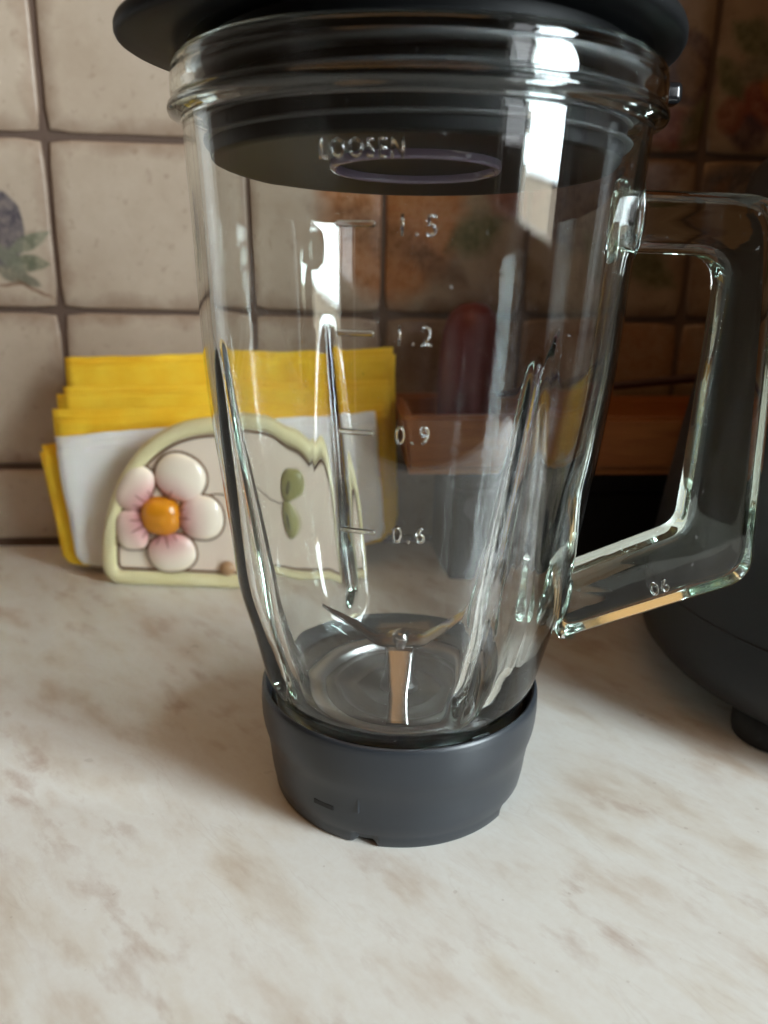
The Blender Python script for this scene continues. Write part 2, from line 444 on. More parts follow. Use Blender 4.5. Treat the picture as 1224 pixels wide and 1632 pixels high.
for (ix, iz), o in TILES.items():
    mt = M_mural if o.data.materials[0] == M_tile_warm else (M_plumtile if (ix, iz) == (-1, 1) else None)
    if mt:
        o.material_slots[0].link = 'OBJECT'; o.material_slots[0].material = mt
TILES[1, 1].material_slots[0].link = 'OBJECT'
M_half = mural('basket_print_glaze', M_tile, [('o', .205, .225, .048, .060, 0, OR, .25, .95), ('l', .196, .205, .050, .012, -.35, BR, .5, .6), ('o', .175, .246, .016, .012, 0, (.55, .25, .08), .5, .6)], .3)
TILES[1, 1].material_slots[0].material = M_half
# window in the far side wall, where the light comes from
win = thing('window', 'white framed kitchen window out of view beside the worktop', 'window', (WX-.03, -1.32, .15))
for nm, b in (('frame', (-.02, .02, -.56, -.525, 0, 1.05)), ('frame', (-.02, .02, -.02, .02, 0, 1.05)), ('frame', (-.02, .02, .52, .555, 0, 1.05)),
              ('frame', (-.02, .02, -.5248, .5198, 1.05, 1.09)), ('sill', (-.05, .03, -.56, .56, -.03, -.001))):
    pass
    obj(nm, box_bm(*b, bev=.003), M_frame, win)

# ------------------------------------------------------------------ blender jug
AX, AY = .191, -.260
jug = thing('blender_jug', 'clear glass blender jug with black lid and dark grey collar in the foreground', 'blender jug', (AX, AY, 0))
OUT = [(.0345, .0415), (.037, .0440), (.040, .0464), (.044, .0490), (.048, .0506), (.0595, .0533), (.066, .0549), (.082, .0590), (.100, .0611), (.110, .0623), (.118, .0632), (.1345, .0653),
       (.1555, .0673), (.1735, .0683), (.195, .0691), (.210, .0698), (.2225, .0705)]
THK = [(.036, .0075), (.048, .0060), (.065, .0044), (.10, .0036), (.2225, .0033)]
RIBS = [math.radians(a) for a in (-65, -151, 115, 25)]
def rout(z): return cspline(OUT, z)
def rib(z, t):
    if z > .167 or z < .045: return 0, 0
    d = 0; s = 0
    up = max(0, min(1, (.167-z)/.075)); lo = max(0, min(1, (z-.045)/.012))
    depth = .0064*up**.75*lo**.8
    w = .0022+.0046*up
    r = rout(z)
    for a in RIBS:
        da = (t-a+PI) % (2*PI)-PI
        q = abs(da)*r/w
        if q < 1.9:
            d = depth*(math.exp(-(q*1.25)**2)-.0035); s = depth*(math.exp(-(q*1.05)**2)-.019)
            d = max(0, d); s = max(0, s)
            return d, s
    return 0, 0
zs = [.0345+.002*i for i in range(int((.2225-.0345)/.002)+1)]
outer = [(rout(z), z, 0) for z in zs]
top = [(.0706, .2250), (.0707, .2278), (.0709, .2288), (.0717, .2294), (.0734, .2300), (.0745, .2308), (.0749, .2318), (.0747, .2328), (.0740, .2335), (.0736, .2340), (.0736, .2347), (.0738, .2356), (.0738, .2375), (.0738, .2398),
       (.0735, .2408), (.0733, .2413), (.0734, .2421), (.0732, .2432), (.0725, .2443), (.0714, .2451), (.0702, .2454), (.0692, .2452), (.0685, .2444), (.0682, .2430), (.0682, .2380), (.0682, .2300)]
inner = [(rout(z)-interp(THK, z), z, 1) for z in zs[::-1]]
rows = [(r, z, k) for r, z, k in outer]+[(r, z, 2) for r, z in top]+inner
SEG = 800; P = []
STREAK = [.00007*noise.noise(Vector((5*math.cos(2*PI*i/SEG), 5*math.sin(2*PI*i/SEG), 3)))+.000008*noise.noise(Vector((15*math.cos(2*PI*i/SEG), 15*math.sin(2*PI*i/SEG), 8))) for i in range(SEG)]   # drawn glass is never quite even
for r, z, k in rows:
    row = []
    for i in range(SEG):
        t = 2*PI*i/SEG
        rr = r
        if k < 2:
            d, s = rib(z, t); rr -= d if k == 0 else s
            if k == 1: rr += STREAK[i]*min(1, max(0, (z-.05)/.03))
        row.append((rr*math.cos(t), rr*math.sin(t), z))
    P.append(row)
glass = obj('glass_body', grid_mesh('glass_body', P, True, True), M_glass, jug, True)

# raised glass lettering and level marks on the outside
def wrap(me, az0, z0, lift):
    for v_ in me.vertices:
        x, y, d = v_.co
        z = z0+y; r = rout(z)+d+lift; t = az0+x/rout(z)
        v_.co = (r*math.cos(t), r*math.sin(t), z)
def text_mesh(s, h, wscale=1.0, depth=.0005, spacing=1.0):
    c = bpy.data.curves.new('lettering', 'FONT'); c.body = s; c.size = 1; c.resolution_u = 3; c.space_character = spacing
    c.extrude = 0; c.align_x = 'CENTER'; c.offset = .004
    o = bpy.data.objects.new('lettering', c); col.objects.link(o)
    dg = bpy.context.evaluated_depsgraph_get(); dg.update()
    me = bpy.data.meshes.new_from_object(o.evaluated_get(dg))
    bpy.data.objects.remove(o); bpy.data.curves.remove(c)
    ys = [v_.co.y for v_ in me.vertices]; xs = [v_.co.x for v_ in me.vertices]
    y0, y1 = min(ys), max(ys); x0 = (min(xs)+max(xs))/2; k = h/(y1-y0)
    bm = bmesh.new(); bm.from_mesh(me)
    bmesh.ops.remove_doubles(bm, verts=bm.verts, dist=1e-5)
    for v_ in bm.verts: v_.co = Vector(((v_.co.x-x0)*k*wscale, (v_.co.y-(y0+y1)/2)*k, 0))
    r = bmesh.ops.extrude_face_region(bm, geom=list(bm.faces))
    bmesh.ops.translate(bm, vec=(0, 0, depth), verts=[e for e in r['geom'] if isinstance(e, bmesh.types.BMVert)])
    bmesh.ops.recalc_face_normals(bm, faces=bm.faces)
    bm.to_mesh(me); bm.free(); me.materials.clear(); return me
def mark_bar(wd, ht, depth=.0006):
    bm = bmesh.new(); n = 8; pts = []
    for s, c0 in ((1, wd/2-ht/2), (-1, -wd/2+ht/2)):
        for i in range(n+1):
            a = -PI/2+PI*i/n
            pts.append((c0+s*ht/2*math.cos(a), s*ht/2*math.sin(a)))
    lo = [bm.verts.new((x, y, 0)) for x, y in pts]; hi = [bm.verts.new((x*.93, y*.55, depth)) for x, y in pts]
    bm.faces.new(lo[::-1]); bm.faces.new(hi)
    for i in range(len(pts)): bm.faces.new((lo[i], lo[(i+1) % len(pts)], hi[(i+1) % len(pts)], hi[i]))
    me = bpy.data.meshes.new('bar'); bm.to_mesh(me); bm.free(); return me
R_ = math.radians
for s, z in (('1.5', .1997), ('1.2', .1736), ('0.9', .1478), ('0.6', .1191)):
    me = text_mesh(s, .0051, .90 if s[0] == '1' else .84, .0009, 1.35)
    wrap(me, R_(-95.1), z, -.0001); obj('level_number', me, M_glass, glass)
    me = mark_bar(.0103, .0016); wrap(me, R_(-108), z+.0002, -.0001); obj('level_mark', me, M_glass, glass)
me = text_mesh('LOOSEN', .0046, .72, .0007, 1.25)
wrap(me, R_(-106.7), .2166, -.0001); obj('lettering', me, M_glass, glass)

# handle: closed loop outline, rounded section
def fillet(poly, rad, n=8):
    out = []
    for i, p in enumerate(poly):
        p = Vector(p); a = Vector(poly[i-1]); b = Vector(poly[(i+1) % len(poly)]); r = rad[i]
        if r == 0: out.append(p); continue
        u, v_ = (a-p).normalized(), (b-p).normalized(); ang = u.angle(v_); d = min(r/math.tan(ang/2), .45*(a-p).length, .45*(b-p).length)
        s, e = p+u*d, p+v_*d
        for k in range(n+1):
            t = k/n; out.append(s*(1-t)**2+p*2*t*(1-t)+e*t*t)
    return out
hp = [(.2588, .2150), (.3095, .2138), (.3172, .0866), (.2478, .0605), (.2475, .0685), (.2485, .0868), (.2895, .1045), (.2915, .1955), (.2615, .1958), (.2580, .1962)]
hr = [.0015, .015, .0135, .0015, 0, .0015, .009, .011, 0, 0]
ol = [(p[0]-AX, p[1]) for p in fillet(hp, hr)]
# densify long edges
dn = []
for i, p in enumerate(ol):
    q = ol[(i+1) % len(ol)]; n = max(1, int(math.hypot(q[0]-p[0], q[1]-p[1])/.004))
    for k in range(n): dn.append((lerp(p[0], q[0], k/n), lerp(p[1], q[1], k/n)))
nn = len(dn); nrm = []
for i in range(nn):
    a, b = dn[i-1], dn[(i+1) % nn]; t = Vector((b[0]-a[0], b[1]-a[1])).normalized(); nrm.append((t.y, -t.x))
area2 = sum(dn[i][0]*dn[(i+1) % nn][1]-dn[(i+1) % nn][0]*dn[i][1] for i in range(nn))
sg = -1 if area2 > 0 else 1      # inward
HW = .0088; loops = []
for k in range(13):
    a = -PI/2+PI*k/12
    y = HW*math.copysign(abs(math.sin(a))**.62, a) if abs(a) > 1e-6 else 0
    ins = .0058*(1-abs(math.cos(a))**.62)
    row = []
    for (x, z), (nx, nz) in zip(dn, nrm):
        j = ins if x > .071 or z < .1 else ins*.9
        row.append((x+sg*nx*j, y, z+sg*nz*j))
    loops.append(row)
me = grid_mesh('handle', loops)
bm = bmesh.new(); bm.from_mesh(me); bm.verts.ensure_lookup_table()
for base in (0, 12*nn):
    for tri in tessellate_polygon([[Vector((p_[0], p_[2], 0)) for p_ in loops[base//nn]]]):
        try: bm.faces.new([bm.verts[base+i] for i in tri])
        except ValueError: pass
bmesh.ops.recalc_face_normals(bm, faces=bm.faces); bm.to_mesh(me); bm.free()
handle = obj('handle', me, M_glass, jug, True); sharp_smooth(handle, 50)
handle.rotation_euler = (0, 0, math.radians(-6)); handle.scale = (.96, 1, 1)
handle.location = (.0027*math.cos(math.radians(6)), -.0027*math.sin(math.radians(6)), -.0006)
# fused glass pads where the handle meets the wall
def pad(x, z, sx, sy_, sz, tilt):
    bm = bmesh.new(); bmesh.ops.create_uvsphere(bm, u_segments=32, v_segments=20, radius=1)
    for v_ in bm.verts:
        n = noise.noise(v_.co*1.7+Vector((x*90, 0, z*40)))*.16
        v_.co = Vector((math.copysign(abs(v_.co.x)**.8, v_.co.x)*sx, math.copysign(abs(v_.co.y)**.75, v_.co.y)*sy_, math.copysign(abs(v_.co.z)**.7, v_.co.z)*sz))*(1+n)
    bmesh.ops.rotate(bm, matrix=Matrix.Rotation(tilt, 3, 'Y'), verts=bm.verts)
    bmesh.ops.translate(bm, vec=(x-AX, 0, z), verts=bm.verts)
    return obj('fused_joint', bm, M_glass, handle, True)
pad(.2600, .2055, .0026, .0102, .0128, .02)
pad(.2496, .0735, .0012, .0070, .0110, .18)
def flat_text(s, h, loc, ry, parent):
    me = text_mesh(s, h, .95, .0007, 1.15)
    for v_ in me.vertices:
        x, y, d = v_.co; c, s_ = math.cos(ry), math.sin(ry)
        v_.co = (loc[0]+x*c-y*s_, loc[1]-d, loc[2]+x*s_+y*c)
    return obj('lettering', me, M_glass, parent)
flat_text('06', .0050, (.2825-AX, -.0087, .0842), .38, handle)

# collar
def notch(r, z, t):
    d = math.degrees(t) % 360-360
    for a0, a1 in ((-114.5, -103), (-44, -20), (-330, -300), (-220, -196)):
        if a0 < d < a1 and z < .0052:
            k = min(1, (d-a0)/2.5, (a1-d)/2.5)
            return r-.0011*k, z+.0017*k
    return r, z
prof = [(.0455, 0), (.0466, .0003), (.0472, .0012), (.0476, .004), (.0478, .0054), (.0480, .0058), (.0487, .010), (.0493, .016), (.0498, .0200), (.0504, .0226), (.0510, .0248), (.0515, .0270), (.0519, .0300), (.0521, .034), (.0520, .0385),
        (.0518, .0404), (.0513, .0415), (.0508, .0418), (.0503, .0416), (.0499, .0408), (.0496, .0396), (.0492, .0372), (.0488, .0352), (.0480, .0338), (.0380, .0330), (.0375, .030), (.0375, .004), (.0380, .001), (.0420, 0)]
collar = obj('collar', revolve('collar', prof, 360, True, notch), M_plastic, jug, True); sharp_smooth(collar, 40)
def on_collar(bm, az, z, r):
    # local: x along tangent, y up, z outward
    for v_ in bm.verts:
        x, y, d = v_.co; t = az+x/r; rr = r+d
        v_.co = (rr*math.cos(t), rr*math.sin(t), z+y)
    bmesh.ops.recalc_face_normals(bm, faces=bm.faces)
    return bm
bm = box_bm(-.0040, .0040, -.0008, .0008, -.0006, .00025); obj('slot', on_collar(bm, R_(-126.4), .0134, .0491), M_dark, collar)
bm = box_bm(-.0004, .0004, -.0058, .0058, -.0006, .0005, .0003); obj('ridge', on_collar(bm, R_(-110.9), .0205, .0494), M_plastic, collar)
bm = box_bm(-.0035, .0035, -.0008, .0008, -.0004, .0008, .0003); obj('stop_lug', on_collar(bm, R_(-62), .0407, .0490), M_plastic, collar)

g_ = obj('gasket', revolve('gasket', [(.0385, .0334), (.0425, .0345), (.0445, .0356), (.0462, .0360), (.0476, .0357), (.0484, .0348), (.0484, .0341)], 160), M_gloss, collar, True)
# knife assembly
knife = bpy.data.objects.new('knife_unit', None); col.objects.link(knife); knife.parent = jug
obj('seal_plate', revolve('seal_plate', [(.0001, .0338), (.0150, .0338), (.0158, .0346), (.0168, .0346), (.0176, .0338), (.0232, .0338), (.0240, .0352), (.0252, .0356), (.0262, .0352), (.0270, .0342), (.0300, .0344)], 128), M_plate, knife, True)
obj('steel_ring', revolve('steel_ring', [(.0300, .0340), (.0304, .0362), (.0316, .0372), (.0345, .0374), (.0366, .0368), (.0378, .0356), (.0384, .0340)], 128), M_steel2, knife, True)
obj('hub', revolve('hub', [(.0001, .0335), (.0075, .0336), (.0072, .038), (.0058, .040), (.0055, .0520), (.0048, .0530), (.0001, .0532)], 48), M_steel2, knife, True)
obj('bolt', revolve('bolt', [(.0016, .0528), (.0034, .0560), (.0034, .0562), (.0030, .0580), (.0014, .0590), (.0001, .0592)], 24), M_steel, knife, True)
def blade(az, up):
    n = 12; bm = bmesh.new(); L_ = []
    for i in range(n+1):
        t = i/n; s = .002+(.0275 if up else .0255)*t
        wd = lerp(.0056, .0046, min(1, t*2)) if t < .5 else lerp(.0046, .0003, (t-.5)/.5)
        if not up: wd = lerp(.0056, .0034, min(1, t*1.6)) if t < .9 else lerp(.0034, .0040, (t-.9)*10)
        if up: z = .0552+(0 if t < .22 else (t-.22)/.78*.0150); rr = s
        else: z = .0545-(0 if t < .25 else (t-.25)/.75*.0185); rr = s
        sk = .002*(t*t) if up else 0
        L_.append([(rr, wd*.78+sk, z), (rr, -wd*.78+sk, z), (rr, -wd+sk, z-.0006), (rr, -wd*.92+sk, z-.0011), (rr, wd*.92+sk, z-.0011), (rr, wd+sk, z-.0006)])
    V = [[bm.verts.new(p) for p in r] for r in L_]
    for a, b in zip(V, V[1:]):
        for k in range(6): bm.faces.new((a[k], b[k], b[(k+1) % 6], a[(k+1) % 6]))
    bm.faces.new(V[0][::-1]); bm.faces.new(V[-1])
    bmesh.ops.recalc_face_normals(bm, faces=bm.faces)
    bmesh.ops.rotate(bm, matrix=Matrix.Rotation(az, 3, 'Z'), verts=bm.verts)
    o = obj('blade', bm, M_steel, knife); sharp_smooth(o, 30)
blade(R_(-5), True); blade(R_(176), True); blade(R_(-97), False); blade(R_(84), False)

# lid
def tabf(r, z, t):
    d = (t-R_(187)+PI) % (2*PI)-PI
    k = max(0, 1-abs(d)/R_(42)); k = k*k*(3-2*k)
    if r > .0755: r += .0112*k
    d2 = (t-R_(12)+PI) % (2*PI)-PI
    k2 = max(0, 1-abs(d2)/R_(9)); k2 = k2*k2*(3-2*k2)
    return r, z
lp = [(.0686, .2462), (.0720, .2462), (.0756, .2468), (.0766, .2474), (.0771, .2484), (.0771, .2500), (.0766, .2512), (.0757, .2518), (.0738, .2522), (.0728, .2530), (.0724, .2560), (.0716, .2620),
      (.0700, .2655), (.066, .2675), (.040, .2685), (.037, .2688), (.036, .2720), (.0355, .280), (.034, .2815), (.0001, .2820)]
lid = obj('lid', revolve('lid', lp, 256, False, tabf), M_lid, jug, True); sharp_smooth(lid, 40)
pl = [(.0686, .2463), (.0640, .2455), (.0634, .2440), (.0632, .2300), (.0628, .2185), (.0624, .2167), (.0614, .2161), (.0590, .2163), (.0300, .2180), (.0285, .2182), (.0001, .2184)]
plug = obj('plug', revolve('plug', pl, 192), M_lid, lid, True); sharp_smooth(plug, 45)
for z in (.2405, .2355, .2305):
    me = revolve('seal', [(.0632, z-.0012), (.0668, z-.0011), (.0676, z-.0004), (.0676, z+.0003), (.0668, z+.0007), (.0632, z+.0012)], 160)
    obj('seal', me, M_seal, lid, True)
for z in (.2262, .2205):
    obj('ridge', revolve('ridge', [(.0626, z-.0006), (.0643, z-.0004), (.0645, z), (.0643, z+.0004), (.0626, z+.0006)], 160), M_seal, plug, True)
me = revolve('cap_ring', [(.0248, .2190), (.0248, .2166), (.0254, .2158), (.0264, .2158), (.0270, .2166), (.0270, .2190)], 96)
obj('cap_ring', me, M_ring, lid, True)
lid.rotation_euler = (R_(-2.8), 0, 0); lid.location = (0, -.246*math.sin(R_(2.8)), .0022)
# small lug at the back right of the lid
bm = box_bm(-.010, .0072, -.0045, .0045, -.0034, .0034, .0024, 3)
bmesh.ops.translate(bm, vec=(.0835, .020, .2455), verts=bm.verts)
obj('lug', bm, M_gloss, lid, True)

# ------------------------------------------------------------------ motor unit on the right
UX, UY = .44, -.20
unit = thing('blender_motor_base', 'large charcoal blender motor base with rounded bottom at the right edge', 'blender base', (UX, UY, 0))
up_ = [(.0001, .0125), (.100, .0125), (.1100, .0130), (.1150, .0145), (.1185, .0185), (.1205, .024), (.1213, .030), (.1205, .040), (.1170, .070), (.1138, .096), (.1112, .117), (.1050, .160), (.0995, .205), (.0982, .222), (.0965, .231), (.0920, .2365), (.084, .2385), (.0001, .2390)]
ub = obj('housing', revolve('housing', up_, 160), M_unit, unit, True); sharp_smooth(ub, 50)
obj('seam', revolve('seam', [(.1186, .0470), (.12005, .0472), (.12005, .0478), (.1184, .0480)], 160), M_dark, unit, True)
foot_me = revolve('foot', [(.0001, 0), (.0150, 0), (.0165, .001), (.0172, .004), (.0175, .0135), (.0001, .0138)], 40); foot_me.materials.append(M_rubber)
for a in (-152, -62, 28, 118):
    obj('foot', foot_me, None, unit, True, (.097*math.cos(R_(a)), .097*math.sin(R_(a)), 0))

# ------------------------------------------------------------------ black box, tray, spatula, red jar
bx = thing('storage_box', 'black glossy box against the tiles under the orange wooden tray', 'box', (.32, -.045, 0))
obj('body', box_bm(-.080, .100, -.040, .038, .0, .062, .003), M_box, bx)
obj('cover', box_bm(-.082, .102, -.042, .040, .0625, .0728, .003), M_box, bx)
tr = thing('wooden_tray', 'orange brown wooden tray lying on the black box', 'tray', (.318, -.045, .0732))
def wall_bm(x0, x1, y0, y1, z0, z1, fl):
    bm = box_bm(x0, x1, y0, y1, z0, z1)
    for v_ in bm.verts:
        if v_.co.z < (z0+z1)/2: v_.co.x *= 1-fl
    bmesh.ops.bevel(bm, geom=list(bm.edges), offset=.002, segments=2, affect='EDGES'); return bm
obj('front_board', wall_bm(-.112, .105, -.044, -.036, .0045, .0345, .05), M_wood, tr)
obj('back_board', wall_bm(-.112, .105, .030, .038, .0045, .0345, .05), M_wood, tr)
obj('side_board', wall_bm(-.111, -.103, -.0355, .0295, .0045, .0335, .05), M_wood, tr)
obj('side_board', wall_bm(.096, .104, -.0355, .0295, .0045, .0335, .05), M_wood, tr)
obj('bottom_board', box_bm(-.106, .100, -.042, .036, .0002, .0040, .001), M_wood, tr)
sp = thing('spatula', 'dark plum coloured spatula lying across the back of the wooden tray', 'spatula', (.352, -.012, .114))
pts = [(-.075+.15*i/10, 0, .010*(i/10-.5)*1.6) for i in range(11)]
o = obj('shaft', tube('shaft', pts, [.0022+.0012*i/10 for i in range(11)], 10), M_spat, sp, True)
bm = box_bm(-.105, -.070, -.009, .009, -.0092, -.0070, .0008); obj('paddle', bm, M_spat, sp)
rj = thing('pepper_mill', 'dark red rounded pot standing in the tray behind the jug glass', 'pot', (.255, -.045, .0776))
prof = [(.0001, 0), (.0175, 0), (.0195, .003), (.0205, .012), (.0205, .026), (.0205, .045), (.0200, .062), (.0185, .074), (.0150, .083), (.0090, .0885), (.0001, .0900)]
obj('body', revolve('body', prof, 48), M_red, rj, True)
rj.name = 'red_pot'

# ------------------------------------------------------------------ white canister left of the napkins (made up, out of view, for the streak in the jug)
refl = thing('reflector', 'tall white enamel canister added out of view left of the napkins to mirror a pale streak in the jug', 'reflector', (-.178, -.062, 0))
M_enamel = mat('white_enamel', (.78, .77, .75), .3)
o = obj('body', revolve('body', [(.0001, 0), (.053, 0), (.055, .002), (.055, .268), (.0535, .270), (.0001, .2705)], 64), M_enamel, refl, True); sharp_smooth(o)
o = obj('lid', revolve('lid', [(.0545, .2708), (.0565, .2712), (.0568, .288), (.055, .2905), (.014, .294), (.012, .297), (.013, .304), (.010, .309), (.0001, .310)], 64), M_enamel, refl, True); sharp_smooth(o)
# ------------------------------------------------------------------ napkin holder
hx, hy = .0298, -.0683
hrz = math.atan2(-.0098, .0782)
nh = thing('napkin_holder', 'cream ceramic napkin holder with a puffy white flower and pale green rim', 'napkin holder', (hx, hy, 0), hrz)
HWD, HH = .156, .104
def arch(ins, n=64, b=0.0):
    """outline from bottom-left round over the top to bottom-right, inset ins"""
    a = HWD/2-ins; pts = []
    zb = ins if b == 0 else b
    for i in range(n+1):
        t = PI-PI*i/n
        x = math.copysign(abs(math.cos(t))**(2/2.35), math.cos(t))*a; z = abs(math.sin(t))**(2/2.05)*(HH-ins-zb)+zb
        pts.append((HWD/2+x, z))
    # vertical flanks near the foot
    return pts
def plate(y0, y1, ins, mt, name, parent, foot=0.0):
    p = arch(ins); 
    bm = bmesh.new()
    fr = [bm.verts.new((x, y0, z)) for x, z in p]; bk = [bm.verts.new((x, y1, z)) for x, z in p]
    n = len(p)
    bm.faces.new(fr); bm.faces.new(bk[::-1])
    for i in range(n): bm.faces.new((fr[i], bk[i], bk[(i+1) % n], fr[(i+1) % n]))
    bmesh.ops.recalc_face_normals(bm, faces=bm.faces)
    return obj(name, bm, mt, parent)
def rounded_loop(ins, rc=.007):
    p = arch(ins, 56); q = [Vector(v_) for v_ in p]
    # bottom corners rounded
    lo = p[0]; ro = p[-1]; out = []
    zc = lo[1]
    body = [v_ for v_ in q if v_.y > zc+rc]
    n = 6
    L0 = Vector((body[0].x, zc+rc)); c = Vector((L0.x+rc, zc+rc))
    left = [c+rc*Vector((math.cos(PI+PI/2*(1-i/n)), math.sin(PI+PI/2*(1-i/n)))) for i in range(n+1)]
    R0 = Vector((body[-1].x, zc+rc)); c2 = Vector((R0.x-rc, zc+rc))
    right = [c2+rc*Vector((math.cos(-PI/2*(i/n)), math.sin(-PI/2*(i/n)))) for i in range(n+1)]
    bot = [Vector((lerp(right[-1].x, left[0].x, i/16), zc)) for i in range(1, 16)]
    return [(v_.x, v_.y) for v_ in left+body+right+bot]
def poly_plate(pts, y0, y1, mt, name, parent):
    bm = bmesh.new(); fr = [bm.verts.new((x, y0, z)) for x, z in pts]; bk = [bm.verts.new((x, y1, z)) for x, z in pts]; n = len(pts)
    bm.faces.new(fr); bm.faces.new(bk[::-1])
    for i in range(n): bm.faces.new((fr[i], bk[i], bk[(i+1) % n], fr[(i+1) % n]))
    bmesh.ops.recalc_face_normals(bm, faces=bm.faces)
    return obj(name, bm, mt, parent)
front = poly_plate(rounded_loop(.004), .0005, .0070, M_cream, 'front_panel', nh)
# rim: rounded band swept along the outline
def band(ins_mid, half, yc, hy_, name, mt, parent, rc):
    P = []
    for k in range(14):
        a = 2*PI*k/14
        ins = ins_mid+half*math.copysign(abs(math.cos(a))**.8, math.cos(a)); y = yc+hy_*math.copysign(abs(math.sin(a))**.8, math.sin(a))
        P.append([(x, y, z) for x, z in rounded_loop(ins, rc)])
    m_ = min(len(r) for r in P)
    P = [r[:m_] for r in P]
    me = grid_mesh(name, P, True, True)
    bm = bmesh.new(); bm.from_mesh(me); bmesh.ops.recalc_face_normals(bm, faces=bm.faces); bm.to_mesh(me); bm.free()
    return obj(name, me, mt, parent, True)
def loop_sweep(ins_mid, half, yc, hy_, name, mt, parent, rc):
    base = rounded_loop(ins_mid, rc); n = len(base); P = []
    for i, (x, z) in enumerate(base):
        a, b = base[i-1], base[(i+1) % n]; t = Vector((b[0]-a[0], b[1]-a[1])).normalized(); nx, nz = -t.y, t.x
        row = []
        for k in range(14):
            an = 2*PI*k/14; u = half*math.copysign(abs(math.cos(an))**.8, math.cos(an)); y = yc+hy_*math.copysign(abs(math.sin(an))**.8, math.sin(an))
            row.append((x+nx*u, y, z+nz*u))
        P.append(row)
    me = grid_mesh(name, P, True, True)
    bm = bmesh.new(); bm.from_mesh(me); bmesh.ops.recalc_face_normals(bm, faces=bm.faces); bm.to_mesh(me); bm.free()
    return obj(name, me, mt, parent, True)
loop_sweep(.0047, .0047, .0030, .0058, 'rim', M_rim, nh, .006)
loop_sweep(.0103, .0008, .0003, .0007, 'groove_line', M_line, front, .003)
obj('base_plate', box_bm(.006, .150, .0072, .044, .001, .008, .001), M_cream, nh)
bp = poly_plate(rounded_loop(.001), .0445, .0510, M_cream, 'back_panel', nh)

FX, FZ = .0385, .0446
flower = bpy.data.objects.new('flower', None); col.objects.link(flower); flower.parent = nh; flower.location = (FX, 0, FZ)
def dome(cx, cz, a, b, rot, h, expo, name, mt, parent, y=.0, blush=False, n=28, rings=9):
    P = []; A = []
    for j in range(rings+1):
        s = math.cos(PI/2*j/rings); hh = math.sin(PI/2*j/rings)**.9*h; row = []
        s = max(s, .001)
        for i in range(n):
            t = 2*PI*i/n
            x = a*s*math.copysign(abs(math.cos(t))**(2/expo), math.cos(t)); z = b*s*math.copysign(abs(math.sin(t))**(2/expo), math.sin(t))
            X = cx+x*math.cos(rot)-z*math.sin(rot); Z = cz+x*math.sin(rot)+z*math.cos(rot)
            row.append((X, y-hh, Z)); A.append(max(0, min(1, 1.48-math.hypot(X, Z)/.0205)))
        P.append(row)
    me = grid_mesh(name, P, True, False)
    if blush:
        at_ = me.attributes.new('blush', 'FLOAT', 'POINT')
        at_.data.foreach_set('value', A)
    bm = bmesh.new(); bm.from_mesh(me); bmesh.ops.recalc_face_normals(bm, faces=bm.faces); bm.to_mesh(me); bm.free()
    return obj(name, me, mt, parent, True)
petals = [  # centre offset from flower heart, radial half length, tangential half width, angle, exponent
    (.0128, .0240, .0142, .0152, math.radians(63), 2.2),
    (.0238, .0000, .0133, .0140, math.radians(0), 2.25),
    (.0052, -.0228, .0122, .0148, math.radians(-78), 2.25),
    (-.0178, -.0092, .0126, .0098, math.radians(-90), 2.9),
    (-.0142, .0163, .0150, .0096, math.radians(58), 2.6)]
for cx, cz, a, b, rot, ex_ in petals:
    p = dome(cx, cz, a, b, rot, .0062, ex_, 'petal', M_petal, flower, 0, True)
    # dark glaze outline pooled round the petal
    n = 40; pts = []
    for i in range(n):
        t = 2*PI*i/n; x = (a+.0001)*math.copysign(abs(math.cos(t))**(2/ex_), math.cos(t)); z = (b+.0001)*math.copysign(abs(math.sin(t))**(2/ex_), math.sin(t))
        pts.append((cx+x*math.cos(rot)-z*math.sin(rot), -.0002, cz+x*math.sin(rot)+z*math.cos(rot)))
    obj('outline', tube('outline', pts, .00085, 6, True), M_line, p, True)
    # creases running from the heart into the petal
    base = math.atan2(cz, cx)
    for k, (da, ln) in enumerate(((-.30, .0175), (.02, .0190), (.31, .0170))):
        q = []; rr = []
        for i in range(7):
            t = i/6; s = lerp(.0085, ln, t)
            X, Z = s*math.cos(base+da*(1+.25*t)), s*math.sin(base+da*(1+.25*t))
            # height of the dome there
            dx, dz = X-cx, Z-cz; lx = dx*math.cos(rot)+dz*math.sin(rot); lz = -dx*math.sin(rot)+dz*math.cos(rot)
            e = (abs(lx)/a)**ex_+(abs(lz)/b)**ex_; e = min(1, e)**(1/ex_); hgt = .0062*math.sin(math.acos(min(1, e)))**.9
            q.append((X, -hgt+.00012, Z)); rr.append(lerp(.0014, .0003, t))
        obj('crease', tube('crease', q, rr, 6), M_crease, p, True)
dome(0, 0, .0122, .0120, 0, .0088, 2.3, 'flower_heart', M_heart, flower, 0)
for (cx, cz, a, b, rot) in ((.1080, .0640, .0115, .0082, R_(75)), (.1065, .0425, .0110, .0072, R_(100))):
    lf = dome(cx, cz, a, b, rot, .0040, 2.0, 'leaf', M_leafc, nh, .0005)
    dome(cx, cz, a*.42, b*.22, rot, .0005, 2.0, 'leaf_vein', M_leafd, lf, -.0036)
dome(.0765, .0130, .0048, .0047, 0, .0035, 2, 'knob', M_knob, nh, 0)
pts = [(.060+.05*i/14, .0004, .055+.004*math.sin(i*.45)) for i in range(15)]
obj('stem_line', tube('stem_line', pts, .0005, 6), M_line, front, True)

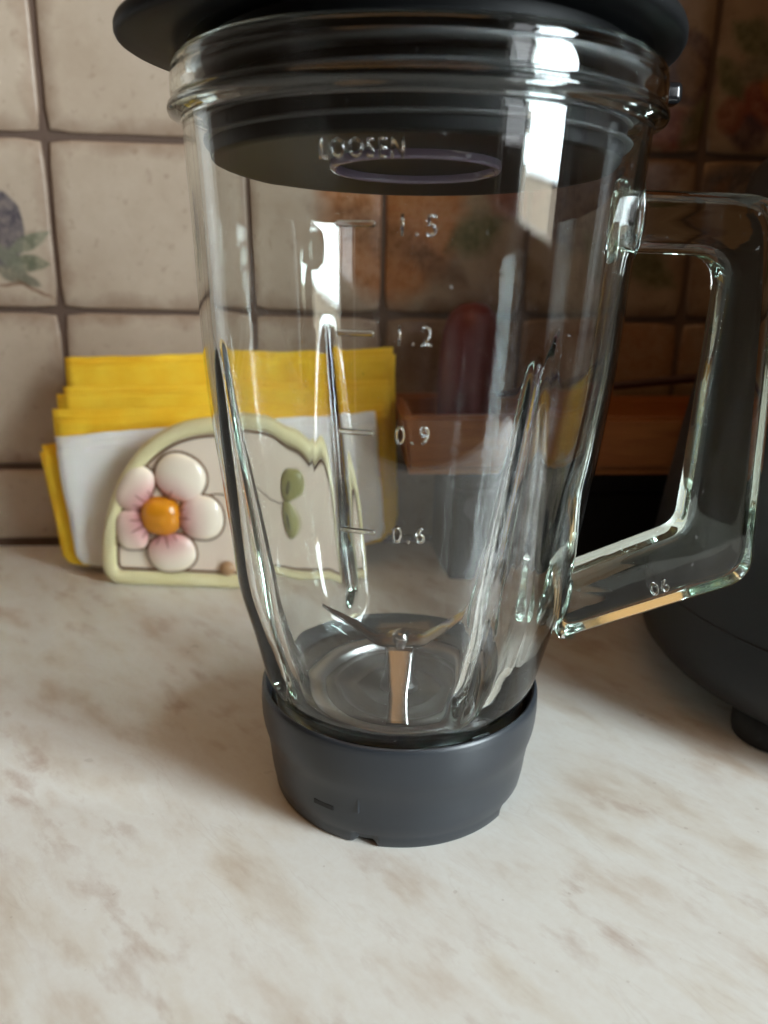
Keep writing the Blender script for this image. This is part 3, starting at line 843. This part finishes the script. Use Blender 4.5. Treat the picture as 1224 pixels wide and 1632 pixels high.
# ------------------------------------------------------------------ napkins
def napkin(x0, x1, z0, z1, y, thick, rot, mt, seed, plies=3):
    """folded paper napkin: several thin plies, each a little lower and crumpled along its free edges"""
    nu, nv = 44, 26; V = []; F = []; W = 2*(nu+1); rr = random.Random(seed)
    for k in range(plies):
        yk = y+thick*(k-(plies-1)/2)*-1; top = z1-.0027*k*rr.uniform(.5, 1.5) if k else z1
        dx = rr.uniform(-.0024, .0024); th = .0006; base0 = len(V); sd = seed*13+k*5
        for v_ in range(nv+1):
            row = []
            for side in (-1, 1):
                for u in (range(nu+1) if side < 0 else range(nu, -1, -1)):
                    x = lerp(x0+dx, x1+dx*.6, u/nu); z = lerp(z0, top, v_/nv); t = v_/nv
                    n = noise.noise(Vector((x*16+sd, z*9, sd)))*.0022*t
                    n += (1-abs(noise.noise(Vector((x*34-z*26, z*20+x*14, sd*1.7))))*2)*.0016*t
                    n += noise.noise(Vector((x*120, z*60, sd)))*.00045
                    n += math.exp(-((z-(top-.013))/.0015)**2)*.0004*(k == 0)
                    zz = z+(noise.noise(Vector((x*26, sd, 1)))*.0014+noise.noise(Vector((x*90, sd, 2)))*.0005)*t
                    xx = x+noise.noise(Vector((z*40, sd, 3+side*0)))*.0010*(1 if u in (0, nu) else .6)
                    c_ = max(0, 1-v_/3)*max(0, 1-min(u, nu-u)/3)
                    row.append((xx+(1 if u < nu/2 else -1)*c_*.003, yk+n+side*th*.5, zz+c_*.003))
            V += row
        for v_ in range(nv):
            for i in range(W):
                a_, b_ = base0+v_*W+i, base0+v_*W+(i+1) % W
                F.append((a_, b_, b_+W, a_+W))
        for v_ in (0, nv):
            o_ = base0+v_*W
            for i in range(nu): F.append((o_+i, o_+i+1, o_+W-2-i, o_+W-1-i))
    me = bpy.data.meshes.new('napkin'); me.from_pydata(V, [], F)
    bm = bmesh.new(); bm.from_mesh(me)
    bmesh.ops.rotate(bm, cent=Vector(((x0+x1)/2, y, z0)), matrix=Matrix.Rotation(-rot, 3, 'Y'), verts=bm.verts)
    bmesh.ops.recalc_face_normals(bm, faces=bm.faces)
    bm.to_mesh(me); bm.free(); me.materials.append(mt)
    return me
G = 'paper napkins standing in the ceramic holder'
def put(me, label):
    o = obj('paper_napkin', me, None, None, True); o['label'] = label; o['category'] = 'napkin'; o['group'] = G; return o
put(napkin(.013, .211, .012, .1345, -.029, .0020, .040, M_yellow, 1), 'tallest yellow paper napkin at the back of the holder, nearest the tiles')
put(napkin(.008, .205, .012, .1165, -.036, .0020, .030, M_yellow, 2), 'middle yellow paper napkin, lower than the tallest one behind it')
put(napkin(.004, .202, .012, .1035, -.0418, .0014, .020, M_yellow, 3), 'low yellow paper napkin whose edge shows just above the white one')
put(napkin(.0035, .19, .013, .0915, -.0470, .0012, .115, M_yellow, 4), 'yellow paper napkin jutting out furthest past the white one at its left side')
put(napkin(.010, .200, .012, .0955, -.0525, .0012, .085, M_white, 5), 'white paper napkin directly behind the flower panel of the holder')
